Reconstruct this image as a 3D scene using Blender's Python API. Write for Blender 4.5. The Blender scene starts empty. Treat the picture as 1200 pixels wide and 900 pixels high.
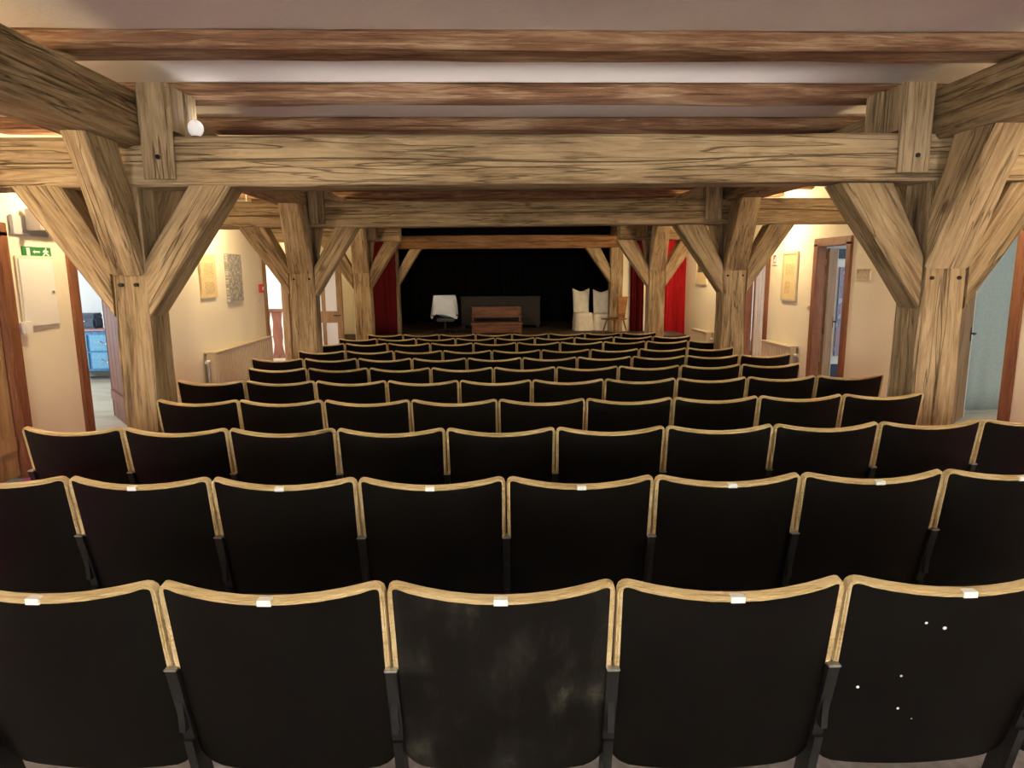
import bpy, bmesh, math, random
from mathutils import Vector, Matrix, noise

random.seed(7)
SC = bpy.context.scene
COL = SC.collection
R = math.radians

# ------------------------------------------------------------------ camera
FPX, CH = 772.4, 1.527                      # focal length in pixels (1200x900 frame), eye height
PITCH, YAW, ROLL = R(9.605), R(1.94), R(-.472)
FW = Vector((math.sin(YAW)*math.cos(PITCH), math.cos(YAW)*math.cos(PITCH), -math.sin(PITCH)))
RT0 = Vector((math.cos(YAW), -math.sin(YAW), 0)); UP0 = RT0.cross(FW)
RT = RT0*math.cos(ROLL) + UP0*math.sin(ROLL)
UP = UP0*math.cos(ROLL) - RT0*math.sin(ROLL)
cam_d = bpy.data.cameras.new('camera'); cam = bpy.data.objects.new('camera', cam_d); COL.objects.link(cam)
cam_d.sensor_width = 36; cam_d.lens = 36*FPX/1200; cam_d.clip_start = .05; cam_d.clip_end = 200
cam.matrix_world = Matrix(((RT.x, UP.x, -FW.x, 0), (RT.y, UP.y, -FW.y, 0), (RT.z, UP.z, -FW.z, CH), (0, 0, 0, 1)))
SC.camera = cam

def at(px, py, X=None, Y=None, Z=None):
    """point where the sight line of a pixel meets a wall (X), a cross plane (Y) or a level (Z)"""
    d = FW + RT*((px-600)/FPX) + UP*((450-py)/FPX)
    t = X/d.x if X is not None else (Y/d.y if Y is not None else (Z-CH)/d.z)
    p = d*t; p.z += CH
    return p

# ------------------------------------------------------------------ world, exposure, daylight
w = bpy.data.worlds.new('world'); SC.world = w; w.use_nodes = True
bg = w.node_tree.nodes['Background']; bg.inputs[0].default_value = (.75, .87, 1, 1); bg.inputs[1].default_value = .6
SC.view_settings.view_transform = 'Standard'; SC.view_settings.look = 'None'
SC.view_settings.exposure = 0.42; SC.view_settings.gamma = 1; SC.view_settings.use_curve_mapping = False

def area(name, loc, target, sx, sy, power, col):
    l = bpy.data.lights.new(name, 'AREA'); l.shape = 'RECTANGLE'; l.size = sx; l.size_y = sy; l.energy = power; l.color = col
    o = bpy.data.objects.new(name, l); COL.objects.link(o); o.location = loc
    o.rotation_euler = (Vector(target)-Vector(loc)).to_track_quat('-Z', 'Y').to_euler()
    return o
DAY = (.80, .90, 1.0)
DAYN = (1.0, .96, .88)
# daylight at windows: unseen ones added behind the audience, others in the side rooms
area('added_back_daylight_1', (-1.7, -2.62, 1.55), (-1.6, 4, 2.3), 1.3, 1.2, 150, DAYN)
area('added_back_daylight_2', (1.9, -2.62, 1.55), (1.8, 4, 2.3), 1.3, 1.2, 150, DAYN)
area('daylight_chest_room', (-8.55, 8.2, 1.45), (-5, 8.6, 1.0), 1.6, 1.3, 120, DAY)
area('daylight_landing', (-7.2, 13.3, 1.45), (-4.5, 13.6, .9), 1.6, 1.4, 130, (1, .97, .95))
area('added_fill_right_near', (6.3, 3.02, 1.4), (6.0, 7, 1.1), 1.5, 1.3, 70, DAY)  # added fill at the windowless end wall, lights the grey-green curtain
area('daylight_right_middle', (8.3, 8.4, 1.4), (5.2, 9.2, 1.0), 1.4, 1.3, 42, DAY)
area('daylight_right_far', (8.3, 12.0, 1.4), (5.0, 12.2, 1.0), 1.4, 1.3, 85, DAY)
area('daylight_end_window', (3.98, 15.72, 1.2), (3.98, 12, 1.0), .45, 1.5, 8, DAY)

# ------------------------------------------------------------------ materials
def nt(name):
    m = bpy.data.materials.new(name); m.use_nodes = True
    t = m.node_tree; b = t.nodes['Principled BSDF']
    return m, t, b
def N(t, kind, **kw):
    n = t.nodes.new(kind)
    for k, v in kw.items():
        if k in n.inputs: n.inputs[k].default_value = v
        else: setattr(n, k, v)
    return n
def ramp(t, src, stops):
    r = t.nodes.new('ShaderNodeValToRGB'); e = r.color_ramp.elements
    while len(e) < len(stops): e.new(.5)
    for i, (p, c) in enumerate(stops): e[i].position = p; e[i].color = (*c, 1)
    t.links.new(src, r.inputs[0]); return r
def mapped(t, scale, coord='Object'):
    tc = t.nodes.new('ShaderNodeTexCoord'); mp = t.nodes.new('ShaderNodeMapping')
    mp.inputs['Scale'].default_value = scale
    t.links.new(tc.outputs[coord], mp.inputs[0]); return mp.outputs[0]
def bump(t, b, src, strength, dist=.01):
    bp = N(t, 'ShaderNodeBump', Strength=strength, Distance=dist); t.links.new(src, bp.inputs['Height']); t.links.new(bp.outputs[0], b.inputs['Normal'])
def plain(name, col, rough=.6, metal=0, spec=.5, vary=0, scale=6):
    m, t, b = nt(name)
    b.inputs['Base Color'].default_value = (*col, 1); b.inputs['Roughness'].default_value = rough
    b.inputs['Metallic'].default_value = metal; b.inputs['Specular IOR Level'].default_value = spec
    if vary:
        n = N(t, 'ShaderNodeTexNoise', Scale=scale, Detail=5.0); t.links.new(mapped(t, (1, 1, 1)), n.inputs['Vector'])
        r = ramp(t, n.outputs[0], [(.3, [c*(1-vary) for c in col]), (.7, [min(1, c*(1+vary)) for c in col])])
        t.links.new(r.outputs[0], b.inputs['Base Color']); bump(t, b, n.outputs[0], .15)
    return m
def wood(name, dark, mid, light, gscale=1.0, rough=.75, crack=.35, up=False):
    """old wood, grain along the object's own X axis"""
    m, t, b = nt(name); L = t.links
    v = mapped(t, (1, 1, 1))
    if up: v.node.inputs['Rotation'].default_value = (0, R(90), 0)
    oi = t.nodes.new('ShaderNodeObjectInfo'); ad = N(t, 'ShaderNodeVectorMath', operation='ADD'); sc = N(t, 'ShaderNodeVectorMath', operation='SCALE')
    cx = t.nodes.new('ShaderNodeCombineXYZ')
    for i in range(3): L.new(oi.outputs['Random'], cx.inputs[i])
    L.new(cx.outputs[0], sc.inputs[0]); sc.inputs['Scale'].default_value = 37.0
    L.new(v, ad.inputs[0]); L.new(sc.outputs[0], ad.inputs[1])
    def st(s):
        mp = t.nodes.new('ShaderNodeMapping'); mp.inputs['Scale'].default_value = s; L.new(ad.outputs[0], mp.inputs[0]); return mp.outputs[0]
    big = N(t, 'ShaderNodeTexNoise', Scale=1.6*gscale, Detail=4.0, Distortion=.6); L.new(st((.6, 2.2, 2.2)), big.inputs['Vector'])
    gr = N(t, 'ShaderNodeTexNoise', Scale=9*gscale, Detail=7.0, Roughness=.65, Distortion=.9); L.new(st((.28, 3.2, 3.2)), gr.inputs['Vector'])
    fine = N(t, 'ShaderNodeTexNoise', Scale=30*gscale, Detail=5.0, Roughness=.7); L.new(st((.12, 3, 3)), fine.inputs['Vector'])
    mx = N(t, 'ShaderNodeMath', operation='MULTIPLY_ADD'); L.new(gr.outputs[0], mx.inputs[0]); mx.inputs[1].default_value = .6
    m2 = N(t, 'ShaderNodeMath', operation='MULTIPLY_ADD'); L.new(big.outputs[0], m2.inputs[0]); m2.inputs[1].default_value = .55
    L.new(m2.outputs[0], mx.inputs[2])
    m3 = N(t, 'ShaderNodeMath', operation='MULTIPLY_ADD'); L.new(fine.outputs[0], m3.inputs[0]); m3.inputs[1].default_value = .25; m3.inputs[2].default_value = -.17
    L.new(m3.outputs[0], m2.inputs[2])
    rp = ramp(t, mx.outputs[0], [(.36, dark), (.5, mid), (.66, light)])
    # thin drying cracks along the grain
    ck = N(t, 'ShaderNodeTexNoise', Scale=5*gscale, Detail=2.0, Distortion=.35); L.new(st((.10, 2.6, 2.6)), ck.inputs['Vector'])
    ab = N(t, 'ShaderNodeMath', operation='SUBTRACT'); L.new(ck.outputs[0], ab.inputs[0]); ab.inputs[1].default_value = .5
    a2 = N(t, 'ShaderNodeMath', operation='ABSOLUTE'); L.new(ab.outputs[0], a2.inputs[0])
    cr = ramp(t, a2.outputs[0], [(.0, (0, 0, 0)), (.012, (1, 1, 1))])
    mix = N(t, 'ShaderNodeMix', data_type='RGBA', blend_type='MULTIPLY'); mix.inputs[0].default_value = crack
    L.new(rp.outputs[0], mix.inputs[6]); L.new(cr.outputs[0], mix.inputs[7])
    # knots
    vo = N(t, 'ShaderNodeTexVoronoi', Scale=2.3); L.new(st((.55, 1, 1)), vo.inputs['Vector'])
    kn = ramp(t, vo.outputs['Distance'], [(.035, (.25, .2, .16)), (.085, (1, 1, 1))])
    mk = N(t, 'ShaderNodeMix', data_type='RGBA', blend_type='MULTIPLY'); mk.inputs[0].default_value = .8
    L.new(mix.outputs[2], mk.inputs[6]); L.new(kn.outputs[0], mk.inputs[7])
    L.new(mk.outputs[2], b.inputs['Base Color']); b.inputs['Roughness'].default_value = rough; b.inputs['Specular IOR Level'].default_value = .25
    hs = N(t, 'ShaderNodeMath', operation='MULTIPLY_ADD'); L.new(cr.outputs[0], hs.inputs[0]); hs.inputs[1].default_value = crack; L.new(mx.outputs[0], hs.inputs[2])
    bump(t, b, hs.outputs[0], .85, .016)
    return m
def plaster(name, col, var=.06, bs=.25):
    m, t, b = nt(name); L = t.links
    v = mapped(t, (1, 1, 1))
    a = N(t, 'ShaderNodeTexNoise', Scale=1.3, Detail=4.0); L.new(v, a.inputs['Vector'])
    f = N(t, 'ShaderNodeTexNoise', Scale=38, Detail=5.0); L.new(v, f.inputs['Vector'])
    r = ramp(t, a.outputs[0], [(.3, [c*(1-var) for c in col]), (.7, col)])
    L.new(r.outputs[0], b.inputs['Base Color']); b.inputs['Roughness'].default_value = .9; b.inputs['Specular IOR Level'].default_value = .15
    bump(t, b, f.outputs[0], bs, .006)
    return m

M = {}
M['timber'] = wood('old_timber', (.085, .052, .025), (.285, .198, .105), (.48, .36, .21), crack=.6)
M['joist'] = wood('joist_wood', (.10, .045, .022), (.20, .10, .052), (.40, .27, .16), crack=.2)
M['stagebeam'] = wood('stage_beam_wood', (.13, .06, .02), (.26, .13, .05), (.36, .20, .09))
M['frame'] = wood('door_frame_wood', (.12, .042, .018), (.21, .080, .035), (.28, .12, .055), 1.4, .45, .05, True)
M['leaf'] = wood('door_leaf_wood', (.17, .09, .04), (.32, .19, .085), (.42, .27, .14), 1.2, .5, .1, True)
M['leafbrown'] = wood('brown_leaf_wood', (.16, .075, .028), (.30, .15, .06), (.38, .21, .095), 1.2, .5, .1, True)
M['redleaf'] = wood('red_leaf_wood', (.12, .03, .012), (.21, .065, .03), (.28, .10, .045), 1.2, .5, .05, True)
M['brownwood'] = wood('furniture_wood', (.06, .02, .008), (.12, .045, .018), (.19, .08, .032), 1.5, .45, .05)
M['chairwood'] = wood('stage_chair_wood', (.12, .05, .02), (.24, .11, .045), (.33, .16, .07), 2, .45, .05)
M['railwood'] = wood('rail_wood', (.12, .04, .025), (.20, .075, .05), (.27, .11, .07), 1.4, .5, .05, True)
M['wall'] = plaster('cream_plaster', (.86, .80, .62))
M['wall_white'] = plaster('white_plaster', (.80, .80, .78))
M['ceiling'] = plaster('ceiling_plaster', (.82, .755, .71), .08, .35)
M['carpet'] = plain('purple_carpet', (.30, .06, .24), .95, 0, .1, .25, 60)
M['floor'] = plain('grey_floor_covering', (.17, .155, .16), .8, 0, .2, .2, 30)
M['parquet'] = wood('pale_floor_wood', (.42, .34, .24), (.58, .50, .38), (.68, .60, .48), 1.2, .4, .1)
M['shell'] = plain('seat_shell_dark', (.0028, .0019, .0012), .45, 0, .13)
M['trim'] = wood('plywood_edge', (.38, .25, .11), (.58, .42, .20), (.68, .52, .29), 4, .4, 0)
M['upholstery'] = plain('seat_fabric', (.02, .008, .016), .9, 0, .1, .3, 120)
M['blackmetal'] = plain('black_metal', (.012, .011, .010), .45, .3)
M['greymetal'] = plain('grey_metal', (.45, .45, .44), .35, .9)
M['whitetag'] = plain('white_tag', (.85, .85, .82), .5)
M['whitepaint'] = plain('white_paint', (.80, .79, .74), .5)
M['cream'] = plain('cream_paint', (.72, .66, .52), .5)
M['beige'] = plain('radiator_beige', (.60, .52, .36), .5)
M['black'] = plain('black_drape', (.0035, .0033, .0035), .95, 0, .05)
M['stagefloor'] = wood('stage_boards', (.03, .02, .012), (.06, .04, .025), (.09, .06, .04), 1, .6, .1)
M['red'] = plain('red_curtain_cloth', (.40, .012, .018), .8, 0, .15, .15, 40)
M['shadedred'] = plain('shaded_red_curtain_cloth', (.065, .003, .004), .85, 0, .1, .15, 40)  # red darkened to carry the shade on two of the curtains
M['darkwood'] = wood('blackened_wood', (.006, .004, .0015), (.012, .008, .003), (.022, .014, .006), 1.5, .5, .05)
M['redpaint'] = plain('red_paint', (.55, .04, .03), .4)
M['green'] = plain('exit_sign_green', (.03, .20, .05), .4)
M['greygreen'] = plain('grey_green_cloth', (.40, .43, .37), .9, 0, .1, .06, 30)
M['tube'] = plain('brown_tube_shade', (.34, .21, .14), .4)
M['linen'] = plain('white_linen', (.74, .68, .54), .9, 0, .1, .08, 14)
M['sheet'] = plain('blue_white_sheet', (.62, .68, .74), .85, 0, .1, .06, 10)
M['bluechest'] = plain('blue_painted_wood', (.07, .22, .42), .5, 0, .4, .2, 20)
M['paper'] = plain('paper_yellowed', (.70, .56, .30), .7, 0, .2, .06, 20)
M['glassplain'] = plain('frosted_pane', (.80, .84, .84), .35)
M['darkblue'] = plain('dark_blue_paint', (.03, .05, .09), .5)
m, t, b = nt('window_glass'); b.inputs['Base Color'].default_value = (1, 1, 1, 1); b.inputs['Roughness'].default_value = .02; b.inputs['Transmission Weight'].default_value = 1; b.inputs['IOR'].default_value = 1.02; M['glass'] = m
m, t, b = nt('lamp_globe'); b.inputs['Base Color'].default_value = (.9, .9, .88, 1); b.inputs['Emission Color'].default_value = (1, .97, .92, 1); b.inputs['Emission Strength'].default_value = .25; M['globe'] = m
m, t, b = nt('lamp_bulb'); b.inputs['Emission Color'].default_value = (1, .75, .4, 1); b.inputs['Emission Strength'].default_value = 6; M['bulb'] = m

def printed(name, paper, ink, sx, sy, thr=.52, border=.08):
    """flat print: rows of lettering and picture blotches on the sheet's own face"""
    m, t, b = nt(name); L = t.links
    tc = t.nodes.new('ShaderNodeTexCoord'); mp = t.nodes.new('ShaderNodeMapping'); mp.inputs['Scale'].default_value = (1, sx, sy); L.new(tc.outputs['Object'], mp.inputs[0])
    a = N(t, 'ShaderNodeTexNoise', Scale=1.0, Detail=4.0, Roughness=.7); L.new(mp.outputs[0], a.inputs['Vector'])
    r = ramp(t, a.outputs[0], [(thr-.02, paper), (thr+.04, ink)])
    L.new(r.outputs[0], b.inputs['Base Color']); b.inputs['Roughness'].default_value = .7
    return m
M['collage'] = printed('grey_collage_print', (.52, .49, .40), (.22, .215, .19), 22, 18, .47)
M['bill'] = printed('theatre_bill_print', (.66, .52, .27), (.34, .26, .12), 26, 60, .53)
M['photo'] = printed('dark_photo_print', (.30, .26, .18), (.05, .045, .03), 12, 10, .42)
M['notice'] = printed('notice_print', (.66, .57, .40), (.25, .2, .14), 20, 130, .52)
# painted ornament of the wardrobe panel
m, t, b = nt('painted_ornament'); L = t.links
v = mapped(t, (9, 1, 6.0))
vo = N(t, 'ShaderNodeTexVoronoi', Scale=1.0); vo.feature = 'SMOOTH_F1'; L.new(v, vo.inputs['Vector'])
nz = N(t, 'ShaderNodeTexNoise', Scale=2.2, Detail=3.0); L.new(v, nz.inputs['Vector'])
ad = N(t, 'ShaderNodeMath', operation='ADD'); L.new(vo.outputs['Distance'], ad.inputs[0]); L.new(nz.outputs[0], ad.inputs[1])
rp = ramp(t, ad.outputs[0], [(.45, (.62, .20, .22)), (.62, (.55, .58, .66)), (.75, (.16, .22, .40)), (.95, (.38, .28, .36))]); L.new(rp.outputs[0], b.inputs['Base Color']); M['ornament'] = m
# scuffed shell of the chair in the middle of the last row
def scuffed(name):
    m, t, b = nt(name); L = t.links
    v = mapped(t, (1, 1, 1))
    st = mapped(t, (9, 9, 1.1))
    a = N(t, 'ShaderNodeTexNoise', Scale=1.6, Detail=5.0, Roughness=.65); L.new(st, a.inputs['Vector'])
    c = N(t, 'ShaderNodeTexNoise', Scale=5.5, Detail=6.0, Roughness=.7, Distortion=1.2); L.new(v, c.inputs['Vector'])
    mu = N(t, 'ShaderNodeMath', operation='MULTIPLY'); L.new(a.outputs[0], mu.inputs[0]); L.new(c.outputs[0], mu.inputs[1])
    base = (.0028, .0019, .0012)
    r = ramp(t, mu.outputs[0], [(.24, base), (.34, (.014, .012, .009)), (.48, (.075, .065, .048))])
    L.new(r.outputs[0], b.inputs['Base Color'])
    b.inputs['Roughness'].default_value = .45; b.inputs['Specular IOR Level'].default_value = .2
    return m
M['scuffed'] = scuffed('scuffed_shell')

# ------------------------------------------------------------------ mesh helpers
def link(name, me, mat, parent=None, loc=None, smooth=False):
    o = bpy.data.objects.new(name, me); COL.objects.link(o)
    if mat is not None and len(me.materials) == 0: me.materials.append(M[mat] if isinstance(mat, str) else mat)
    if loc is not None: o.location = loc
    if parent is not None: o.parent = parent
    if smooth:
        for p in me.polygons: p.use_smooth = True
    return o
def bm_obj(name, bm, mat, parent=None, loc=None, smooth=False):
    bmesh.ops.recalc_face_normals(bm, faces=bm.faces)
    me = bpy.data.meshes.new(name); bm.to_mesh(me); bm.free()
    return link(name, me, mat, parent, loc, smooth)
def box(bm, x0, x1, y0, y1, z0, z1, bev=0):
    n0 = len(bm.verts)
    g = bmesh.ops.create_cube(bm, size=1, matrix=Matrix.Translation(((x0+x1)/2, (y0+y1)/2, (z0+z1)/2)) @ Matrix.Diagonal((x1-x0, y1-y0, z1-z0, 1)))
    if bev:
        es = list({e for v in g['verts'] for e in v.link_edges})
        bmesh.ops.bevel(bm, geom=es, offset=bev, segments=2, affect='EDGES')
def cyl(bm, p0, p1, r0, r1=None, seg=12):
    p0 = Vector(p0); p1 = Vector(p1); d = p1-p0
    q = d.to_track_quat('Z', 'Y').to_matrix().to_4x4()
    bmesh.ops.create_cone(bm, cap_ends=True, segments=seg, radius1=r0, radius2=r0 if r1 is None else r1, depth=d.length, matrix=Matrix.Translation((p0+p1)/2) @ q)
def part_box(name, mat, parent, *a, bev=0):
    bm = bmesh.new(); box(bm, *a, bev=bev); return bm_obj(name, bm, mat, parent)
def tag(o, label, cat, group=None):
    o['label'] = label; o['category'] = cat
    if group: o['group'] = group
    return o
def thing(name, label, cat, loc=(0, 0, 0), rz=0, group=None):
    o = bpy.data.objects.new(name, None); COL.objects.link(o); o.location = loc; o.rotation_euler = (0, 0, rz)
    return tag(o, label, cat, group)
def struct(o): o['kind'] = 'structure'; return o

def hewn(name, A, B, mat, parent=None, parent_loc=None, crack=None, jit=.006, cham=.014, step=.22, seed=None):
    """hand-hewn timber lofted from quad A to quad B (four world points each, same order); mesh X axis runs along it"""
    A = [Vector(p) for p in A]; B = [Vector(p) for p in B]
    ca = sum(A, Vector())/4; cb = sum(B, Vector())/4; ax = cb-ca; ln = ax.length
    seed = random.random()*100 if seed is None else seed
    ns = max(3, int(ln/step))
    rings = []
    for i in range(ns+1):
        t = i/ns
        c = [A[k].lerp(B[k], t) for k in range(4)]
        m = sum(c, Vector())/4
        dv = Vector((0, 0, 0))
        wob = noise.noise(Vector((t*ln*.8, seed, 0)))*jit*1.3
        ring = []
        for k in range(4):
            p, q = c[k], c[(k+1) % 4]; e = q-p; L = e.length; u = e/L
            inw = (m-(p+q)/2).normalized()
            def jt(f, s): return inw*(noise.noise(Vector((t*ln*1.7, seed+k*7.3+s, f*3)))*jit*1.6+wob*(1 if k % 2 else -1)*.5)
            ch = cham*(1+.7*noise.noise(Vector((t*ln*2.3, seed+k*3.1, 5))))
            ring.append(p+u*ch+jt(0, 0)*.6)
            if crack is not None and k == crack:
                f = .5+.16*noise.noise(Vector((t*ln*.55, seed, 9)))
                wd = .004+.005*abs(noise.noise(Vector((t*ln*1.1, seed, 4))))
                ring += [p+u*(L*.25)+jt(.25, 1), p+u*(L*f-wd)+jt(.5, 1), p+u*(L*f)+inw*.03+jt(.5, 1), p+u*(L*f+wd)+jt(.5, 1), p+u*(L*.78)+jt(.75, 1)]
            else:
                ring += [p+u*(L*.35)+jt(.35, 1), p+u*(L*.68)+jt(.68, 1)]
            ring.append(q-u*ch+jt(1, 2)*.6)
        rings.append(ring)
    zax = Vector((0, 0, 1)) if abs(ax.normalized().z) < .9 else Vector((0, 1, 0))
    xa = ax.normalized(); ya = zax.cross(xa).normalized(); za = xa.cross(ya)
    mw = Matrix(((xa.x, ya.x, za.x, ca.x), (xa.y, ya.y, za.y, ca.y), (xa.z, ya.z, za.z, ca.z), (0, 0, 0, 1))); inv = mw.inverted()
    vs = [inv @ p for r in rings for p in r]; n = len(rings[0]); fs = []
    for i in range(ns):
        for k in range(n): fs.append((i*n+k, i*n+(k+1) % n, (i+1)*n+(k+1) % n, (i+1)*n+k))
    fs.append(tuple(range(n-1, -1, -1))); fs.append(tuple(ns*n+k for k in range(n)))
    me = bpy.data.meshes.new(name); me.from_pydata(vs, [], fs)
    bm = bmesh.new(); bm.from_mesh(me); bmesh.ops.recalc_face_normals(bm, faces=bm.faces); bm.to_mesh(me); bm.free()
    o = link(name, me, mat)
    if parent is not None:
        o.parent = parent; o.matrix_basis = Matrix.Translation(-Vector(parent_loc)) @ mw
    else: o.matrix_world = mw
    return o
def quad_x(x, y0, y1, z0, z1): return [(x, y0, z0), (x, y1, z0), (x, y1, z1), (x, y0, z1)]   # side k=3 faces the camera (y0)
def quad_z(z, x0, x1, y0, y1): return [(x0, y0, z), (x1, y0, z), (x1, y1, z), (x0, y1, z)]   # side k=0 faces the camera
def quad_y(y, x0, x1, z0, z1): return [(x0, y, z0), (x1, y, z0), (x1, y, z1), (x0, y, z1)]

PHI = R(-1.562)
def floor_z(x, y): return -.0219*(y*math.cos(PHI)-x*math.sin(PHI))

# ------------------------------------------------------------------ shell of the hall
XL, XR = -3.85, 4.55            # inner wall faces
WT = .1
CZ = 2.75                       # ceiling
YB, YE = -2.5, 15.35            # back wall, end wall beside the stage
def sheet(name, mat, x0, x1, y0, y1, th=.12, zf=floor_z, parent=None):
    vs = [(x0, y0, zf(x0, y0)), (x1, y0, zf(x1, y0)), (x1, y1, zf(x1, y1)), (x0, y1, zf(x0, y1))]
    vs += [(a, b_, c-th) for a, b_, c in vs]
    me = bpy.data.meshes.new(name); me.from_pydata(vs, [], [(0, 1, 2, 3), (7, 6, 5, 4), (0, 4, 5, 1), (1, 5, 6, 2), (2, 6, 7, 3), (3, 7, 4, 0)])
    return link(name, me, mat, parent)
struct(sheet('floor', 'floor', XL-WT, XR+WT, YB, 19.2))
tag(sheet('carpet_runner', 'carpet', XL+.06, -2.5, YB+.1, 15.2, .012, lambda x, y: floor_z(x, y)+.012), 'purple carpet runner along the exit-sign aisle', 'carpet')
tag(sheet('carpet_runner', 'carpet', 3.25, XR-.06, YB+.1, 15.2, .012, lambda x, y: floor_z(x, y)+.012), 'purple carpet runner along the ornament-door aisle', 'carpet')
struct(part_box('ceiling', 'ceiling', None, XL-WT, XR+WT, YB-.2, 19.2, CZ, CZ+.15))
DOORT = 1.88
def wall_with_doors(name, mat, xa, xb, y0, y1, doors, zb=-.6):
    bm = bmesh.new(); y = y0
    for (d0, d1, top) in doors:
        box(bm, xa, xb, y, d0, zb, CZ); box(bm, xa, xb, d0, d1, top, CZ); y = d1
    box(bm, xa, xb, y, y1, zb, CZ)
    return struct(bm_obj(name, bm, mat))
LD = [(4.50, 5.44, DOORT), (6.32, 7.27, DOORT), (11.60, 12.85, 1.84)]
RD = [(5.56, 6.52, DOORT), (8.30, 9.12, DOORT), (10.72, 11.60, 1.82)]
wall_with_doors('wall_left', 'wall', XL-WT, XL, YB, YE, LD)
wall_with_doors('wall_right', 'wall', XR, XR+WT, YB, YE, RD)
# back wall with two added, unseen windows for the front light
bm = bmesh.new()
for x0, x1 in ((XL-WT, -2.4), (-1.0, 1.2), (2.6, XR+WT)): box(bm, x0, x1, YB-.2, YB, -.3, CZ)
for x0, x1 in ((-2.4, -1.0), (1.2, 2.6)): box(bm, x0, x1, YB-.2, YB, -.3, .9); box(bm, x0, x1, YB-.2, YB, 2.2, CZ)
struct(bm_obj('wall_back', bm, 'wall_white'))
def window(name, cx, y, z0, z1, wd):
    root = bpy.data.objects.new(name, None); COL.objects.link(root); root.location = (cx, y, z0); struct(root)
    h = z1-z0
    bm = bmesh.new()
    for x0, x1, a, c in ((-wd/2, -wd/2+.06, 0, h), (wd/2-.06, wd/2, 0, h), (-wd/2, wd/2, 0, .06), (-wd/2, wd/2, h-.06, h), (-.025, .025, 0, h), (-wd/2, wd/2, h*.6, h*.6+.04)):
        box(bm, x0, x1, -.03, .03, a, c)
    bm_obj('window_frame', bm, 'whitepaint', root)
    part_box('pane', 'glass', root, -wd/2+.06, wd/2-.06, -.004, .004, .06, h-.06)
window('added_window_1', -1.7, YB-.1, .9, 2.2, 1.4); window('added_window_2', 1.9, YB-.1, .9, 2.2, 1.4)
# end wall beside the stage: flanks and the window behind the red curtains
bm = bmesh.new()
box(bm, XL-WT, -2.72, YE, YE+.2, -.7, CZ)
struct(bm_obj('wall_end_1', bm, 'wall'))
bm = bmesh.new()
box(bm, 3.08, 3.72, YE, YE+.2, -.7, CZ); box(bm, 4.24, XR+WT, YE, YE+.2, -.7, CZ); box(bm, 3.72, 4.24, YE, YE+.2, 2.0, CZ); box(bm, 3.72, 4.24, YE, YE+.2, -.7, .3)
struct(bm_obj('wall_end_2', bm, 'wall'))
window('window_3', 3.98, YE+.1, .3, 2.0, .52)

# door frames
def door_frame(name, x, y0, y1, top, side, mat='frame'):
    """casing on the hall side of a doorway; side=+1: hall lies towards +X"""
    root = bpy.data.objects.new(name, None); COL.objects.link(root); root.location = (x, (y0+y1)/2, floor_z(x, y0)); struct(root)
    zf = floor_z(x, (y0+y1)/2); cy = (y0+y1)/2; h = top-zf; hw = (y1-y0)/2; z0 = zf-root.location.z
    a, c = (-WT, .03) if side > 0 else (-.03, WT)
    for s in (-1, 1):
        b0 = s*hw; part_box('jamb', mat, root, a, c, min(b0-s*.045, b0+s*.07), max(b0-s*.045, b0+s*.07), -.25, z0+h, bev=.006)
    part_box('lintel', mat, root, a, c, -hw-.07, hw+.07, z0+h-.04, z0+h+.07, bev=.006)
    return root
door_frame('door_1', XL, *LD[0], 1); door_frame('door_2', XL, *LD[1], 1); door_frame('door_3', XL, *LD[2], 1, 'leaf')
door_frame('door_4', XR, *RD[0], -1); door_frame('door_5', XR, *RD[1], -1); door_frame('door_6', XR, *RD[2], -1)

def door_leaf(label, hx, hy, ang, wd, top, mat, edge_mat, group=None):
    """leaf of planks hinged at (hx,hy); local +X runs from hinge to latch"""
    z0 = floor_z(hx, hy)+.02; h = top-.06-z0
    root = thing('door_leaf', label, 'door', (hx, hy, z0), ang, group)
    for k in range(4):
        x0 = .01+k*(wd-.02)/4
        part_box('plank', mat, root, x0+.002, x0+(wd-.02)/4-.002, -.018, .018, 0, h, bev=.004)
    for zz in (.22, h-.35): part_box('batten', mat, root, .03, wd-.05, .018, .04, zz, zz+.12, bev=.005)
    part_box('latch_edge', edge_mat, root, wd-.01, wd+.008, -.022, .022, 0, h)  # white edge colour paints in daylight on the open leaves' edges
    bm = bmesh.new(); cyl(bm, (wd-.07, -.02, .95), (wd-.07, -.07, .95), .009); cyl(bm, (wd-.07, -.065, .95), (wd-.18, -.065, .95), .008)
    box(bm, wd-.09, wd-.05, -.024, -.018, .86, 1.02)
    bm_obj('handle', bm, 'blackmetal', root)
    return root
# angle: closed leaf would point to -Y
def leaf_dir(side, th):    # side +1: opens into +X, th from closed position
    return math.atan2(-math.cos(th), side*math.sin(th))
door_leaf('plain weathered wooden door leaf beside the electrical cabinet', XL-.045, LD[0][1]-.05, leaf_dir(-1, R(4)), .85, DOORT, 'leaf', 'leaf')
door_leaf('red-brown wooden door leaf standing open to the room with blue chest', XL-WT-.012, LD[1][1]-.03, leaf_dir(-1, R(142)), .88, DOORT, 'redleaf', 'blackmetal')
door_leaf('wooden door leaf with daylit edge in front of grey-green curtain', XR+WT+.03, RD[0][1]-.03, leaf_dir(1, R(134)), .9, DOORT, 'leafbrown', 'whitepaint')
door_leaf('wooden door leaf with daylit edge beside the painted ornament wardrobe', XR+WT+.03, RD[1][1]-.03, leaf_dir(1, R(144)), .76, DOORT, 'leafbrown', 'whitepaint')
door_leaf('wooden door leaf with daylit edge behind the framed yellow poster', XR+WT+.03, RD[2][1]-.03, leaf_dir(1, R(143)), .82, 1.82, 'leafbrown', 'whitepaint')

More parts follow.
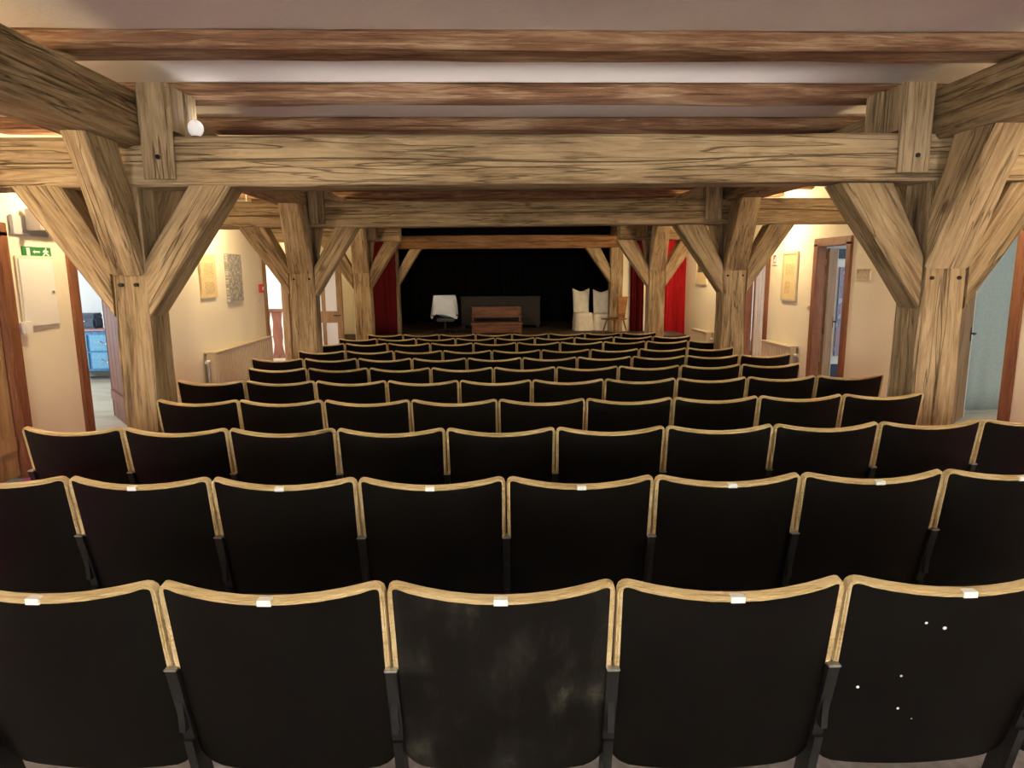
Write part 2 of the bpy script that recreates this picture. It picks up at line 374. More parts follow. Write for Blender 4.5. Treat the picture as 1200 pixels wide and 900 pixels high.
# ------------------------------------------------------------------ side rooms
def room(name, x0, x1, y0, y1, mat, zf, skip=(), win=None):
    """shell of a neighbouring room: outer wall, two end walls, ceiling, floor"""
    out = x0 if abs(x0) > abs(x1) else x1
    struct(part_box('floor_'+name, 'parquet', None, x0, x1, y0, y1, zf-.1, zf))
    struct(part_box('ceiling_'+name, 'wall_white', None, x0, x1, y0, y1, 2.45, 2.55))
    bm = bmesh.new(); s = -1 if out < 0 else 1
    xa, xb = sorted((out, out+s*.15))
    wy0, wy1, wz0, wz1 = win
    box(bm, xa, xb, y0, wy0, zf, 2.45); box(bm, xa, xb, wy1, y1, zf, 2.45); box(bm, xa, xb, wy0, wy1, zf, wz0); box(bm, xa, xb, wy0, wy1, wz1, 2.45)
    struct(bm_obj('wall_outer_'+name, bm, mat))
    for k, y in enumerate((y0, y1)):
        if k in skip: continue
        ya, yb = (y-.12, y) if k == 0 else (y, y+.12)
        struct(part_box('wall_%s_%d' % (name, k+1), mat, None, x0, x1, ya, yb, zf-.1, 2.45))
room('chest_room', -8.6, XL-WT, 3.6, 11.15, 'wall_white', -.13, win=(7.3, 9.1, .75, 2.1))
room('landing', -7.3, XL-WT, 11.35, 15.6, 'wall_white', -.28, win=(12.4, 14.2, .7, 2.1))
room('right_near', XR+WT, 8.4, 3.0, 7.55, 'wall_white', -.12, win=(3.8, 5.4, .7, 2.05))
room('right_middle', XR+WT, 8.4, 7.75, 10.35, 'wall_white', -.2, win=(7.9, 9.2, .7, 2.05))
room('right_far', XR+WT, 8.4, 10.5, 14.2, 'wall_white', -.24, win=(11.2, 12.8, .7, 2.05))

# ------------------------------------------------------------------ timber frames
FY = [4.20, 7.875, 11.55, 15.22]
BZ0, BZ1 = 2.066, 2.357
PX = [(-2.335, -2.035), (2.795, 3.095)]
GIR = [(-2.35, -2.06, 2.29, 2.60), (2.79, 3.10, 2.325, 2.635)]
ORD = ['first', 'second', 'third', 'fourth']
SIDE = ['exit-sign', 'ornament-door']
def braced_post(fi, si):
    y0 = FY[fi]; y1 = y0+(.25 if fi == 1 else .29); x0, x1 = (-2.335, -2.12) if (fi, si) == (0, 0) else PX[si]; xc = (x0+x1)/2; inn = 1 if si == 0 else -1
    zf = floor_z(xc, y0)-.02; gz0 = GIR[si][2]
    loc = (xc, (y0+y1)/2, zf)
    lab = {0: 'thick hewn braced oak post, %s from the back rows, %s side',
           }[0] % (ORD[fi], SIDE[si])
    root = thing('timber_post', lab, 'post', loc, 0, 'braced oak posts along the aisles')
    k = dict(parent=root, parent_loc=loc)
    hewn('shaft', quad_z(zf, x0, x1, y0, y1), quad_z(gz0-.004, x0+.01, x1-.01, y0+.012, y1), 'timber', crack=None, jit=.014, step=.15, **k)
    ba, bb = y0+.012, y0+.24
    xi = x1 if si == 0 else x0; xo = x0 if si == 0 else x1
    # brace towards the middle of the hall
    wtop = .26 if si == 0 else .34
    o_ = .56
    def lat(xf, d, foot, up, reach, wt, nm='brace'):
        A = [(xf, ba, foot), (xf, bb, foot), (xf, bb, up), (xf, ba, up)]
        xe = xf+d*reach
        B = [(xe, ba, BZ0-.002), (xe, bb, BZ0-.002), (xe-d*wt, bb, BZ0-.002), (xe-d*wt, ba, BZ0-.002)]
        hewn(nm, A, B, 'timber', crack=None, jit=.009, step=.12, **k)
    full = True
    lat(xi+inn*.002, inn, 1.27, 1.62, (.56 if fi == 0 else .52) if si == 0 else .57, wtop)
    if fi < 3: lat(xo-inn*.002, -inn, 1.27, 1.62, .54, .30)
    # braces along the aisle to the girder
    if fi < 3:
        for d in (-1, 1):
            yf = y0+.001 if d < 0 else y1-.001
            ye = yf+d*(.47 if d < 0 else .6)
            xa, xb = x0+.02, x1-.02
            if d < 0: xa, xb = x0+.004, x1-.004
            A = [(xa, yf, 1.53), (xb, yf, 1.53), (xb, yf, 1.92), (xa, yf, 1.92)]
            xt, xu = (xa+.075, xb) if (si == 0 and d < 0) else (xa, xb-.06) if d < 0 else (xa, xb)
            B = [(xt, ye, gz0-.004), (xu, ye, gz0-.004), (xu, ye-d*.33, gz0-.004), (xt, ye-d*.33, gz0-.004)]
            hewn('brace', A, B, 'timber', jit=.009, step=.12, **k)
    # oak pegs
    if fi < 2:
        for px_, pz in ((x0+.06, 1.47), (x1-.06, 1.47)):
            bm = bmesh.new(); cyl(bm, (px_-loc[0], y0-.006-loc[1], pz-zf), (px_-loc[0], y0+.03-loc[1], pz-zf), .012, seg=10); bm_obj('peg', bm, 'darkwood', root)
    return root
for fi in range(4):
    for si in range(2): braced_post(fi, si)
# cross beams
FRN = ['nearest the back rows', 'over the middle rows', '', 'across the stage opening']
def cross_beam(x0, x1, fi, lab, z0=BZ0, z1=BZ1, mat='timber', tilt=0, depth=.27):
    y0 = FY[fi]
    o = hewn('cross_beam', quad_x(x0, y0, y0+depth, z0-tilt, z1-tilt), quad_x(x1, y0, y0+depth, z0+tilt, z1+tilt), mat, crack=3, jit=.009, cham=.018)
    return tag(o, lab, 'beam', 'cross beams of the hall')
cross_beam(XL, XR, 0, 'pale cracked cross beam spanning the hall above the middle rows', tilt=.016)
cross_beam(XL, XR, 1, 'greyish cross beam spanning the hall behind the large pale beam', tilt=.008)
cross_beam(XL, at(468, 275, Y=FY[2]).x, 2, 'cut-off stub of cross beam beside the left red curtain'.replace('left ', 'dark flat '))
cross_beam(at(727, 270, Y=FY[2]).x, XR, 2, 'cut-off stub of cross beam above the bright red window curtain')
cross_beam(-2.35, 3.10, 3, 'brown lintel beam across the top of the black stage opening', mat='stagebeam')
# girders
for si, (x0, x1, z0, z1) in enumerate(GIR):
    yy = YB
    o = hewn('girder', quad_y(yy, x0, x1, z0, z1), quad_y(YE-.02, x0, x1, z0, z1), 'timber', crack=1 if si == 0 else 3, jit=.012, cham=.02)
    tag(o, 'long girder running over the posts on the %s side of the hall' % SIDE[si], 'beam')
# king pieces clamped beside the girders
for fi in range(3):
    for si in range(2):
        x0, x1 = ((-2.055, -1.865), (2.545, 2.745))[si]; y0 = FY[fi]-.045
        loc = ((x0+x1)/2, y0+.1, 2.1)
        root = thing('clamp_post', 'short upright timber notched over the %s cross beam, %s side' % (ORD[fi], SIDE[si]), 'timber', loc, 0, 'short uprights over the beams')
        zt = 2.638 if si == 0 else 2.648
        zb = 2.095 if si == 0 else 2.12
        hewn('lap', quad_z(zb, x0+.004, x1-.004, y0, y0+.05), quad_z(zt, x0, x1, y0, y0+.05), 'timber', parent=root, parent_loc=loc, jit=.004, step=.1)
        hewn('upright', quad_z(2.378, x0+.004, x1-.004, y0+.048, y0+.22), quad_z(zt, x0+.004, x1-.004, y0+.048, y0+.22), 'timber', parent=root, parent_loc=loc, jit=.004, step=.1)
        if fi == 0:
            bx0 = -1.955 if si == 0 else 2.525
            hewn('packing_block', quad_z(2.372, bx0, bx0+.09, y0+.225, y0+.40), quad_z(zt, bx0, bx0+.09, y0+.225, y0+.40), 'timber', parent=root, parent_loc=loc, jit=.004, step=.1)
            bm = bmesh.new(); xm = (x0+x1)/2+.01; cyl(bm, (xm-loc[0], y0-.012-loc[1], 2.22-loc[2]), (xm-loc[0], y0+.03-loc[1], 2.22-loc[2]), .014, seg=10); bm_obj('peg', bm, 'darkwood', root)
# ceiling joists
JZ0 = 2.655
NUMW = ['first', 'second', 'third', 'fourth', 'fifth', 'sixth', 'seventh', 'eighth', 'ninth', 'tenth', 'eleventh']
JY = [3.605+.955*k for k in range(-2, 12)]
for i, y in enumerate(JY):
    o = hewn('ceiling_joist', quad_x(XL, y, y+.225, JZ0, CZ+.0), quad_x(XR, y, y+.225, JZ0, CZ+.0), 'joist', jit=.012, cham=.015, step=.25)
    d = i-2
    lab = ['brown ceiling joist nearest in front of the pale cross beam', 'brown ceiling joist right above the pale cross beam', 'brown ceiling joist just behind the pale cross beam'][d] if 0 <= d < 3 else ('brown ceiling joist above the last seat row, %s before the pale beam' % ('second' if d == -1 else 'third') if d < 0 else 'brown ceiling joist, %s behind the pale cross beam towards the stage' % NUMW[d-2])
    tag(o, lab, 'joist', 'brown joists under the ceiling')
# globe lamp lying on the first cross beam
g = at(229, 150, Y=4.43)
root = thing('globe_lamp', 'small white globe lamp sitting on the pale cross beam', 'lamp', (g.x, 4.43, BZ1-.005))
bm = bmesh.new(); bmesh.ops.create_uvsphere(bm, u_segments=20, v_segments=12, radius=.048, matrix=Matrix.Translation((0, 0, .085)) @ Matrix.Diagonal((1, 1, 1.1, 1))); bm_obj('globe', bm, 'globe', root, smooth=True)
bm = bmesh.new(); cyl(bm, (0, 0, 0), (0, 0, .04), .028, .024, 16); bm_obj('socket', bm, 'blackmetal', root)
l = bpy.data.lights.new('globe_glow', 'POINT'); l.energy = 1.0; l.shadow_soft_size = .05; l.color = (1, .97, .95)
o = bpy.data.objects.new('globe_glow', l); COL.objects.link(o); o.location = (g.x+.05, 4.55, BZ1+.16)

# aisle ceiling lamps
WARM = (1, .74, .42)
LAMPY = {0: [2.7, 5.9, 9.3, 13.2], 1: [2.7, 5.9, 9.9, 13.2]}
PW = {0: [60, 46, 56, 36], 1: [42, 46, 64, 74]}
for si in range(2):
    for k, y in enumerate(LAMPY[si]):
        x = -3.25 if si == 0 else 3.95
        root = thing('ceiling_lamp', 'small warm pendant lamp over the %s aisle, %s from the back rows' % (SIDE[si], ORD[k]), 'lamp', (x, y, CZ-.001), 0, 'warm lamps of the aisles')
        bm = bmesh.new(); cyl(bm, (0, 0, -.03), (0, 0, 0), .06, .06, 20); cyl(bm, (0, 0, -.31), (0, 0, -.03), .008, .008, 8); bm_obj('canopy', bm, 'whitepaint', root)
        bm = bmesh.new(); bmesh.ops.create_uvsphere(bm, u_segments=16, v_segments=10, radius=.05, matrix=Matrix.Translation((0, 0, -.35))); bm_obj('bulb', bm, 'bulb', root, smooth=True)
        l = bpy.data.lights.new('aisle_light', 'POINT'); l.energy = PW[si][k]; l.color = WARM; l.shadow_soft_size = .06
        o = bpy.data.objects.new('aisle_light', l); COL.objects.link(o); o.location = (x, y, CZ-.44)

# added unseen lamps: uplight behind the first cross beam, stage fill behind the second
root = thing('added_uplight', 'added unseen long strip light fixed to the rear of the pale cross beam', 'lamp', (.36, FY[0]+.274, 2.2))
part_box('housing', 'whitepaint', root, -1.75, 1.75, .0, .06, 0, .05, bev=.006)
bm = bmesh.new(); cyl(bm, (-1.72, .03, .068), (1.72, .03, .068), .016, seg=12); bm_obj('tube', bm, 'globe', root)
for x in (-1.735, 1.735): part_box('end_cap', 'whitepaint', root, x-.015, x+.015, .01, .05, .05, .09)
l = bpy.data.lights.new('added_strip_glow', 'AREA'); l.shape = 'RECTANGLE'; l.size = 3.4; l.size_y = .04; l.energy = 4; l.color = (1, .98, .96)
o = bpy.data.objects.new('added_strip_glow', l); COL.objects.link(o); o.location = (.36, FY[0]+.304, 2.29); o.rotation_euler = (math.pi, 0, 0)
for k, x in enumerate((-.9, 1.7)):
    root = thing('added_stage_spot', 'added unseen black stage spotlight behind the greyish cross beam, %s from exit-sign side' % ORD[k], 'lamp', (x, FY[1]+.272, 2.14), 0, 'added stage spotlights')
    part_box('bracket', 'blackmetal', root, -.03, .03, 0, .012, 0, .12)
    bm = bmesh.new(); cyl(bm, (0, .05, .07), (0, .24, .045), .05, .06, 16); bm_obj('housing', bm, 'blackmetal', root)
    l = bpy.data.lights.new('added_spot_beam', 'SPOT'); l.energy = 130; l.color = (1, .86, .66); l.spot_size = R(46); l.spot_blend = .5; l.shadow_soft_size = .06
    o = bpy.data.objects.new('added_spot_beam', l); COL.objects.link(o); o.location = (x, FY[1]+.55, 2.18)
    o.rotation_euler = (Vector((.4+x*.3, 15.4, .5))-Vector(o.location)).to_track_quat('-Z', 'Y').to_euler()

# ------------------------------------------------------------------ theatre chairs
PITCH_S = .54
def make_chair_meshes():
    hw = .266; r = .030; zt = .85; zb = .275
    xs = [-1, -.985, -.955, -.92, -.88, -.8, -.65, -.45, -.22, 0]; xs = [x*hw for x in xs]; xs = xs+[-x for x in xs[-2::-1]]
    def top(x):
        ax = abs(x); z = zt-.028*(1-(x/hw)**2)
        if ax > hw-r: z -= r-math.sqrt(max(0, r*r-(ax-(hw-r))**2))
        return z
    def bot(x):
        ax = abs(x); rb = .07
        return zb+(rb-math.sqrt(max(0, rb*rb-(ax-(hw-rb))**2)) if ax > hw-rb else 0)
    def pt(x, z, off=0):
        f = (zt-z)/.5
        xx = x*(1-.015*max(0, f))
        y = -.042*(1-(x/hw)**2)*(1-.25*f)+.16*(zt-z)+.05*(max(0, f-.4))**2
        return Vector((xx, y+off, z+off*.16))
    nv = 9; n = len(xs); vs = []
    for off in (0, .014):
        for x in xs:
            for j in range(nv): vs.append(pt(x, bot(x)+(top(x)-bot(x))*j/(nv-1), off))
    fs = []; Q = n*nv
    for i in range(n-1):
        for j in range(nv-1):
            a = i*nv+j; fs.append((a, a+nv, a+nv+1, a+1)); fs.append((Q+a, Q+a+1, Q+a+nv+1, Q+a+nv))
    for i in range(n-1):
        for j in (0, nv-1):
            a = i*nv+j; fs.append((a, a+nv, Q+a+nv, Q+a))
    for i in (0, n-1):
        for j in range(nv-1):
            a = i*nv+j; fs.append((a, a+1, Q+a+1, Q+a))
    def fin(name, vs, fs, mat):
        me = bpy.data.meshes.new(name); me.from_pydata([tuple(v) for v in vs], [], fs)
        bm = bmesh.new(); bm.from_mesh(me); bmesh.ops.recalc_face_normals(bm, faces=bm.faces); bm.to_mesh(me); bm.free()
        me.materials.append(M[mat]); 
        for p in me.polygons: p.use_smooth = True
        try: me.set_sharp_from_angle(angle=R(40))
        except Exception: pass
        return me
    back = fin('backrest', vs, fs, 'shell')
    # pale plywood edge along the top and the upper sides
    ze = .605
    path = [(-hw, ze+(top(-hw)-ze)*k/4) for k in range(4)]+[(x, top(x)) for x in xs]+[(hw, top(hw)-(top(hw)-ze)*(k+1)/4) for k in range(4)]
    P = [pt(x, z) for x, z in path]; vs = []
    cen = Vector((0, 0, .65))
    nn = Vector((0, -1, -.16)).normalized()
    prof = [(-.0105, .000), (-.0105, .004), (-.0045, .0055), (-.0035, .002), (-.002, .002), (.001, .0045), (.0022, -.004), (.0022, -.018), (-.0105, -.018)]   # (outward, towards the back)
    for i, p in enumerate(P):
        a = P[max(0, i-1)]; c = P[min(len(P)-1, i+1)]; d = (c-a).normalized(); outw = nn.cross(d).normalized()
        if outw.dot(p-cen) < 0: outw = -outw
        sc = .8 if 4 < i < len(P)-5 and abs(path[i][0]) > hw-r*1.2 else 1
        for u, v in prof: vs.append(p+outw*u*sc+nn*v)
    k = len(prof); fs = []
    for i in range(len(P)-1):
        for j in range(k): fs.append((i*k+j, i*k+(j+1) % k, (i+1)*k+(j+1) % k, (i+1)*k+j))
    fs.append(tuple(range(k))); fs.append(tuple((len(P)-1)*k+j for j in range(k)))
    trim = fin('edge_trim', vs, fs, 'trim')
    # tipped-up seat in front of the back
    bm = bmesh.new(); box(bm, -.225, .225, -.03, .03, -.2, .2, bev=.02)
    for v in bm.verts: v.co.y += .03*(v.co.x/.225)**2*-1; v.co.y += .0
    mt = Matrix.Translation((0, .150, .575)) @ Matrix.Rotation(R(10), 4, 'X')
    bmesh.ops.transform(bm, matrix=mt, verts=bm.verts); me = bpy.data.meshes.new('seat'); bm.to_mesh(me); bm.free(); me.materials.append(M['upholstery']); seat = me
    # standard between two chairs: bar following the back, foot, cap
    def stand(x):
        bm = bmesh.new()
        y6 = pt(hw, .60).y; y4 = pt(hw, .36).y
        def slab(ya, za, yb, zb_, wx, dy):
            q = [(x+sx*wx, (ya if i == 0 else yb)+sy*dy, za if i == 0 else zb_) for i in (0, 1) for sx, sy in ((-1, -1), (1, -1), (1, 1), (-1, 1))]
            v = [bm.verts.new(c) for c in q]
            for f in ((0, 1, 2, 3), (4, 5, 6, 7), (0, 1, 5, 4), (1, 2, 6, 5), (2, 3, 7, 6), (3, 0, 4, 7)): bm.faces.new([v[i] for i in f])
        slab(y6, .605, y4, .38, .014, .02); slab(y4, .38, y4+.08, .0, .011, .03)
        slab(y4+.05, .60, y4+.05, .42, .008, .10)
        box(bm, x-.02, x+.02, y4-.04, y4+.26, .0, .02)
        bmesh.ops.recalc_face_normals(bm, faces=bm.faces)
        me = bpy.data.meshes.new('standard'); bm.to_mesh(me); bm.free(); me.materials.append(M['blackmetal'])
        bm = bmesh.new(); y6 = pt(hw, .607).y; box(bm, x-.016, x+.016, y6-.023, y6+.02, .6055, .6115, bev=.002)
        mc = bpy.data.meshes.new('cap'); bm.to_mesh(mc); bm.free(); mc.materials.append(M['greymetal'])
        return me, mc
    sl, cl = stand(-.27); sr, cr_ = stand(.27)
    p = pt(0, top(0)); bm = bmesh.new()
    box(bm, -.016, .016, p.y-.0075, p.y+.016, p.z-.0105, p.z+.0042)
    tg = bpy.data.meshes.new('number_tag'); bm.to_mesh(tg); bm.free(); tg.materials.append(M['whitetag'])
    return back, trim, seat, sl, cl, sr, cr_, tg, pt
C_BACK, C_TRIM, C_SEAT, C_SL, C_CL, C_SR, C_CR, C_TAG, BACK_PT = make_chair_meshes()
OFF = [-.83, -1.63, -1.927, -1.681, -1.441, -1.743, -2.018, -1.791, -2.043, -1.785, -1.549]
ROWY = [1.435, 2.291, 3.138, 3.97, 4.82, 5.609, 6.388, 7.175, 8.165, 8.936, 9.722]
FIRST = [-1, -1, -1, -1, -2, -1, -1, -1, -1, -1, -1]      # first seat relative to the measured boundary
COUNT = [6, 8, 10, 9, 10, 9, 10, 9, 10, 9, 8]
NUMS = ['first', 'second', 'third', 'fourth', 'fifth', 'sixth', 'seventh', 'eighth', 'ninth', 'tenth', 'eleventh']
cph, sph = math.cos(PHI), math.sin(PHI)
def add(name, me, parent):
    o = bpy.data.objects.new(name, me); COL.objects.link(o); o.parent = parent; return o
for rI in range(11):
    for s in range(COUNT[rI]):
        xc = OFF[rI]+(FIRST[rI]+s+.5)*PITCH_S
        if rI == 3 and s == 0: xc += .008
        yc = ROWY[rI]+.0192*(xc-.2)**2; z = -.0219*yc
        rot = PHI+math.atan(2*.0192*(xc-.2))
        lab = 'dark theatre seat, %s from the exit-sign wall, %s row from the stage' % (NUMS[s], NUMS[10-rI])
        if rI == 0 and s == 2: lab = 'scuffed dark theatre seat with chalky scratches, row farthest from the stage'
        if rI == 0 and s == 4: lab = 'dark theatre seat with white paint specks, row farthest from the stage'
        root = thing('theatre_chair', lab, 'chair', (xc*cph-yc*sph, xc*sph+yc*cph, z), rot, 'folding theatre chairs in rows')
        me = C_BACK
        if rI == 0 and s == 2:
            me = C_BACK.copy(); me.materials.clear(); me.materials.append(M['scuffed'])
        bk = add('backrest', me, root)
        add('edge_trim', C_TRIM, bk)
        if rI == 0 and s == 4:
            mw = Matrix.Translation(root.location) @ Matrix.Rotation(rot, 4, 'Z'); inv = mw.inverted()
            for px, py, rad in ((1085.5, 730, .0035), (1107, 736, .0045), (1056, 792, .003), (1005, 805, .004), (1052, 830, .0035), (1068, 842, .002)):
                Y = root.location.y
                for _ in range(12):
                    q = inv @ at(px, py, Y=Y); Y += (BACK_PT(q.x, q.z).y-q.y)
                bm = bmesh.new(); bmesh.ops.create_icosphere(bm, subdivisions=1, radius=rad, matrix=Matrix.Translation((q.x, BACK_PT(q.x, q.z).y-.0005, q.z)) @ Matrix.Diagonal((1.2, .3, 1, 1)))
                bm_obj('paint_speck', bm, 'whitetag', bk)
        if rI < 2: add('number_tag', C_TAG, bk)
        add('seat', C_SEAT, root)
        st = add('standard', C_SL, root); add('cap', C_CL, st)
        if s == COUNT[rI]-1: st = add('standard', C_SR, root); add('cap', C_CR, st)

# ------------------------------------------------------------------ things on the left wall
def on_wall(name, label, cat, px0, py0, px1, py1, X, group=None):
    """returns root at the lower far corner plus size (along Y, height); pixel box spans the thing on the wall plane"""
    a = at(px0, (py0+py1)/2, X=X); b_ = at(px1, (py0+py1)/2, X=X)
    ys = sorted((a.y, b_.y)); ym = (ys[0]+ys[1])/2
    mx_ = (px0+px1)/2
    zt, zb = at(mx_, py0, X=X).z, at(mx_, py1, X=X).z
    root = thing(name, label, cat, (X, ym, zb), 0, group)
    return root, ys[1]-ys[0], zt-zb
def framed(name, label, cat, box_px, X, sheet_mat, frame_mat, s, border=.03, th=.02):
    root, L, H = on_wall(name, label, cat, *box_px, X)
    x = lambda a: s*a
    def pb(nm, mat, x0, x1, *r): return part_box(nm, mat, root, min(x(x0), x(x1)), max(x(x0), x(x1)), *r)
    if frame_mat:
        for y0, y1, z0, z1 in ((-L/2, -L/2+border, 0, H), (L/2-border, L/2, 0, H), (-L/2+border, L/2-border, 0, border), (-L/2+border, L/2-border, H-border, H)):
            pb('frame_strip', frame_mat, 0, th, y0, y1, z0, z1)
        pb('sheet', sheet_mat, .002, th*.6, -L/2+border, L/2-border, border, H-border)
    else: pb('sheet', sheet_mat, 0, th, -L/2, L/2, 0, H)
    return root, L, H, pb
XW = XL+.002
rt_, L, H, pb = framed('poster', 'yellowed theatre bill with a block of print on the heater wall', 'poster', (233, 298, 251, 349), XW, 'paper', None, 1, th=.03)
pb('print_block', 'bill', .03, .031, -L*.30, L*.30, H*.52, H*.80); pb('print_line', 'bill', .03, .031, -L*.28, L*.28, H*.46, H*.49); pb('print_text', 'bill', .03, .031, -L*.30, L*.30, H*.08, H*.36)
rt_, L, H, pb = framed('poster', 'grey mottled picture panel on the heater wall', 'poster', (264, 298, 280.5, 353), XW, 'collage', None, 1, th=.045)
# electrical cabinet
rt_, L, H = on_wall('electrical_cabinet', 'flat cream electrical cabinet under the green exit sign', 'cabinet', 21, 300, 65, 385, XW)
part_box('body', 'cream', rt_, 0, .014, -L/2, L/2, 0, H, bev=.003); part_box('door', 'whitepaint', rt_, .016, .024, -L/2+.022, L/2-.022, .025, H-.025, bev=.002)
bm = bmesh.new(); cyl(bm, (.024, L/2-.07, H*.5), (.034, L/2-.07, H*.5), .012); bm_obj('lock', bm, 'greymetal', rt_)
part_box('junction_box', 'whitepaint', rt_, 0, .05, -L/2-.03, -L/2+.06, -.03, .07, bev=.006)
# exit sign
rt_, L, H = on_wall('exit_sign', 'green escape route sign with white door, arrow and runner', 'sign', 25, 289.5, 58.5, 301, XW)
part_box('plate', 'green', rt_, 0, .008, -L/2, L/2, 0, H)
part_box('door_symbol', 'whitetag', rt_, .008, .0095, -L*.36, -L*.25, H*.12, H*.88)
part_box('arrow_symbol', 'whitetag', rt_, .008, .0095, -L*.10, L*.10, H*.42, H*.58)
def flat_poly(name, mat, parent, pts, x0, x1):
    bm = bmesh.new(); v0 = [bm.verts.new((x0, y, z)) for y, z in pts]; v1 = [bm.verts.new((x1, y, z)) for y, z in pts]
    bm.faces.new(v0); bm.faces.new(v1[::-1])
    for i in range(len(pts)): j = (i+1) % len(pts); bm.faces.new((v0[i], v0[j], v1[j], v1[i]))
    return bm_obj(name, bm, mat, parent)
flat_poly('arrow_head', 'whitetag', rt_, [(-L*.15, H*.5), (-L*.08, H*.68), (-L*.08, H*.32)], .008, .0095)
ry = L*.30
flat_poly('runner_symbol', 'whitetag', rt_, [(ry+a*H, b_*H) for a, b_ in ((-.5, .12), (-.3, .12), (-.05, .36), (.2, .2), (.5, .12), (.55, .22), (.28, .36), (.15, .55), (.42, .48), (.46, .58), (.1, .74), (-.2, .74), (-.45, .52), (-.36, .45), (-.15, .58), (-.2, .38))], .008, .0095)
bm = bmesh.new(); cyl(bm, (.008, ry+.1*H, .86*H), (.0095, ry+.1*H, .86*H), .1*H, seg=14); bm_obj('runner_head', bm, 'whitetag', rt_)
# emergency light with two tubes
rt_, L, H = on_wall('emergency_light', 'grey wall lamp unit with two white tubes above the exit sign', 'lamp', 10, 248, 52, 276, XW)
part_box('back_plate', plain('lamp_grey', (.42, .42, .42), .5), rt_, 0, .03, -L/2, L/2, 0, H*.8, bev=.006)
part_box('housing', 'cream', rt_, .03, .16, -L*.16, -L*.05, H*.2, H*1.1, bev=.008)
for z in (.42, .80):
    bm = bmesh.new(); cyl(bm, (.10, -L*.05, H*z), (.10, L*.62, H*z), .035, seg=16); bm_obj('tube_shade', bm, 'tube', rt_)
    part_box('reflector', 'whitepaint', rt_, .06, .15, -L*.05, L*.62, H*z+.036, H*z+.05)
# fire alarm call point and switch
rt_, L, H = on_wall('fire_call_point', 'small red fire alarm call point beside the landing doorway', 'alarm', 303, 333, 306.3, 343, XW)
part_box('case', 'redpaint', rt_, 0, .05, -L/2, L/2, 0, H, bev=.005); part_box('glass_square', 'whitepaint', rt_, .05, .053, -L*.25, L*.25, H*.3, H*.7)
rt_, L, H = on_wall('light_switch', 'tiny pale light switch plate under the red call point', 'switch', 298, 350, 304, 353, XW)
part_box('plate', 'cream', rt_, 0, .012, -L/2, L/2, 0, H); part_box('rocker', 'whitepaint', rt_, .012, .018, -L*.3, L*.3, H*.2, H*.8)
# radiators
def radiator(label, X, s, y0, y1, z0, z1, depth, mat='beige'):
    root = thing('radiator', label, 'radiator', (X+s*.006, (y0+y1)/2, z0), 0)
    L = y1-y0; H = z1-z0
    xs = sorted((s*.03, s*depth))
    part_box('panel', mat, root, xs[0], xs[1], -L/2, L/2, .12, H-.02, bev=.012)
    x2 = sorted((s*.0, s*(depth+.015))); part_box('top_grille', mat, root, x2[0], x2[1], -L/2, L/2, H-.02, H, bev=.004)
    n = int(L/.09); xf = sorted((s*depth, s*(depth+.008)))
    for i in range(n): part_box('rib', mat, root, xf[0], xf[1], -L/2+.03+i*L/n, -L/2+.03+i*L/n+.035, .16, H-.06)
    for y in (-L/2+.1, L/2-.1): part_box('foot', mat, root, xs[0], xs[1], y-.02, y+.02, 0, .12)
    bm = bmesh.new(); cyl(bm, (s*depth*.5, -L/2-.05, .10), (s*depth*.5, -L/2-.05, H-.12), .012); cyl(bm, (s*depth*.5, -L/2-.05, H-.12), (s*depth*.5, -L/2+.02, H-.12), .012); bm_obj('pipe', bm, 'greymetal', root)
    bm = bmesh.new(); cyl(bm, (s*depth*.5, -L/2-.13, H-.12), (s*depth*.5, -L/2-.05, H-.12), .022, seg=14); bm_obj('valve', bm, 'whitepaint', root)
    return root
radiator('long beige radiator under the posters on the exit-sign wall', XL, 1, 8.95, 11.3, floor_z(XL, 9)+.014, .50, .16)
radiator('beige radiator below the yellow framed poster', XR, -1, 9.5, 10.5, floor_z(XR, 9.5)+.014, .42, .14)
radiator('small far radiator near the bright red curtain', XR, -1, 13.2, 14.2, floor_z(XR, 13.2)+.014, .30, .14)

# ------------------------------------------------------------------ things on the right wall
XV = XR-.002
rt_, L, H, pb = framed('poster', 'yellow framed poster with drawings between two doors', 'poster', (918, 295, 935.5, 352.5), XV, 'paper', 'beige', -1, .035, .03)
pb('print_block', 'bill', .018, .0195, -L*.28, L*.28, H*.52, H*.76); pb('print_sketch', 'bill', .018, .0195, -L*.05, L*.28, H*.14, H*.40)
rt_, L, H, pb = framed('poster', 'framed dark photograph poster on the far cream wall', 'poster', (817, 296, 829.5, 333.5), XV, 'paper', 'beige', -1, .03, .03)
pb('photo_print', 'photo', .018, .0195, -L*.36, L*.36, H*.38, H*.92)
rt_, L, H, pb = framed('notice_sign', 'beige printed notice beside the ornament door', 'sign', (1005, 315, 1021, 328.5), XV, 'notice', 'beige', -1, .012, .015)
rt_, L, H, pb = framed('fire_sign', 'small framed red fire extinguisher sign near the yellow poster', 'sign', (906, 297, 911.5, 310.5), XV, 'redpaint', 'whitepaint', -1, .03, .015)
pb('white_symbol', 'whitetag', .009, .0105, -L*.18, L*.02, H*.25, H*.7); pb('flame_symbol', 'whitetag', .009, .0105, L*.08, L*.2, H*.25, H*.5)
rt_, L, H = on_wall('light_switch', 'tiny pale light switch on the wall beside the ornament door', 'switch', 945.5, 358, 948.5, 362, XV)
part_box('plate', 'cream', rt_, -.012, 0, -L/2, L/2, 0, H); part_box('rocker', 'whitepaint', rt_, -.018, -.012, -L*.3, L*.3, H*.2, H*.8)

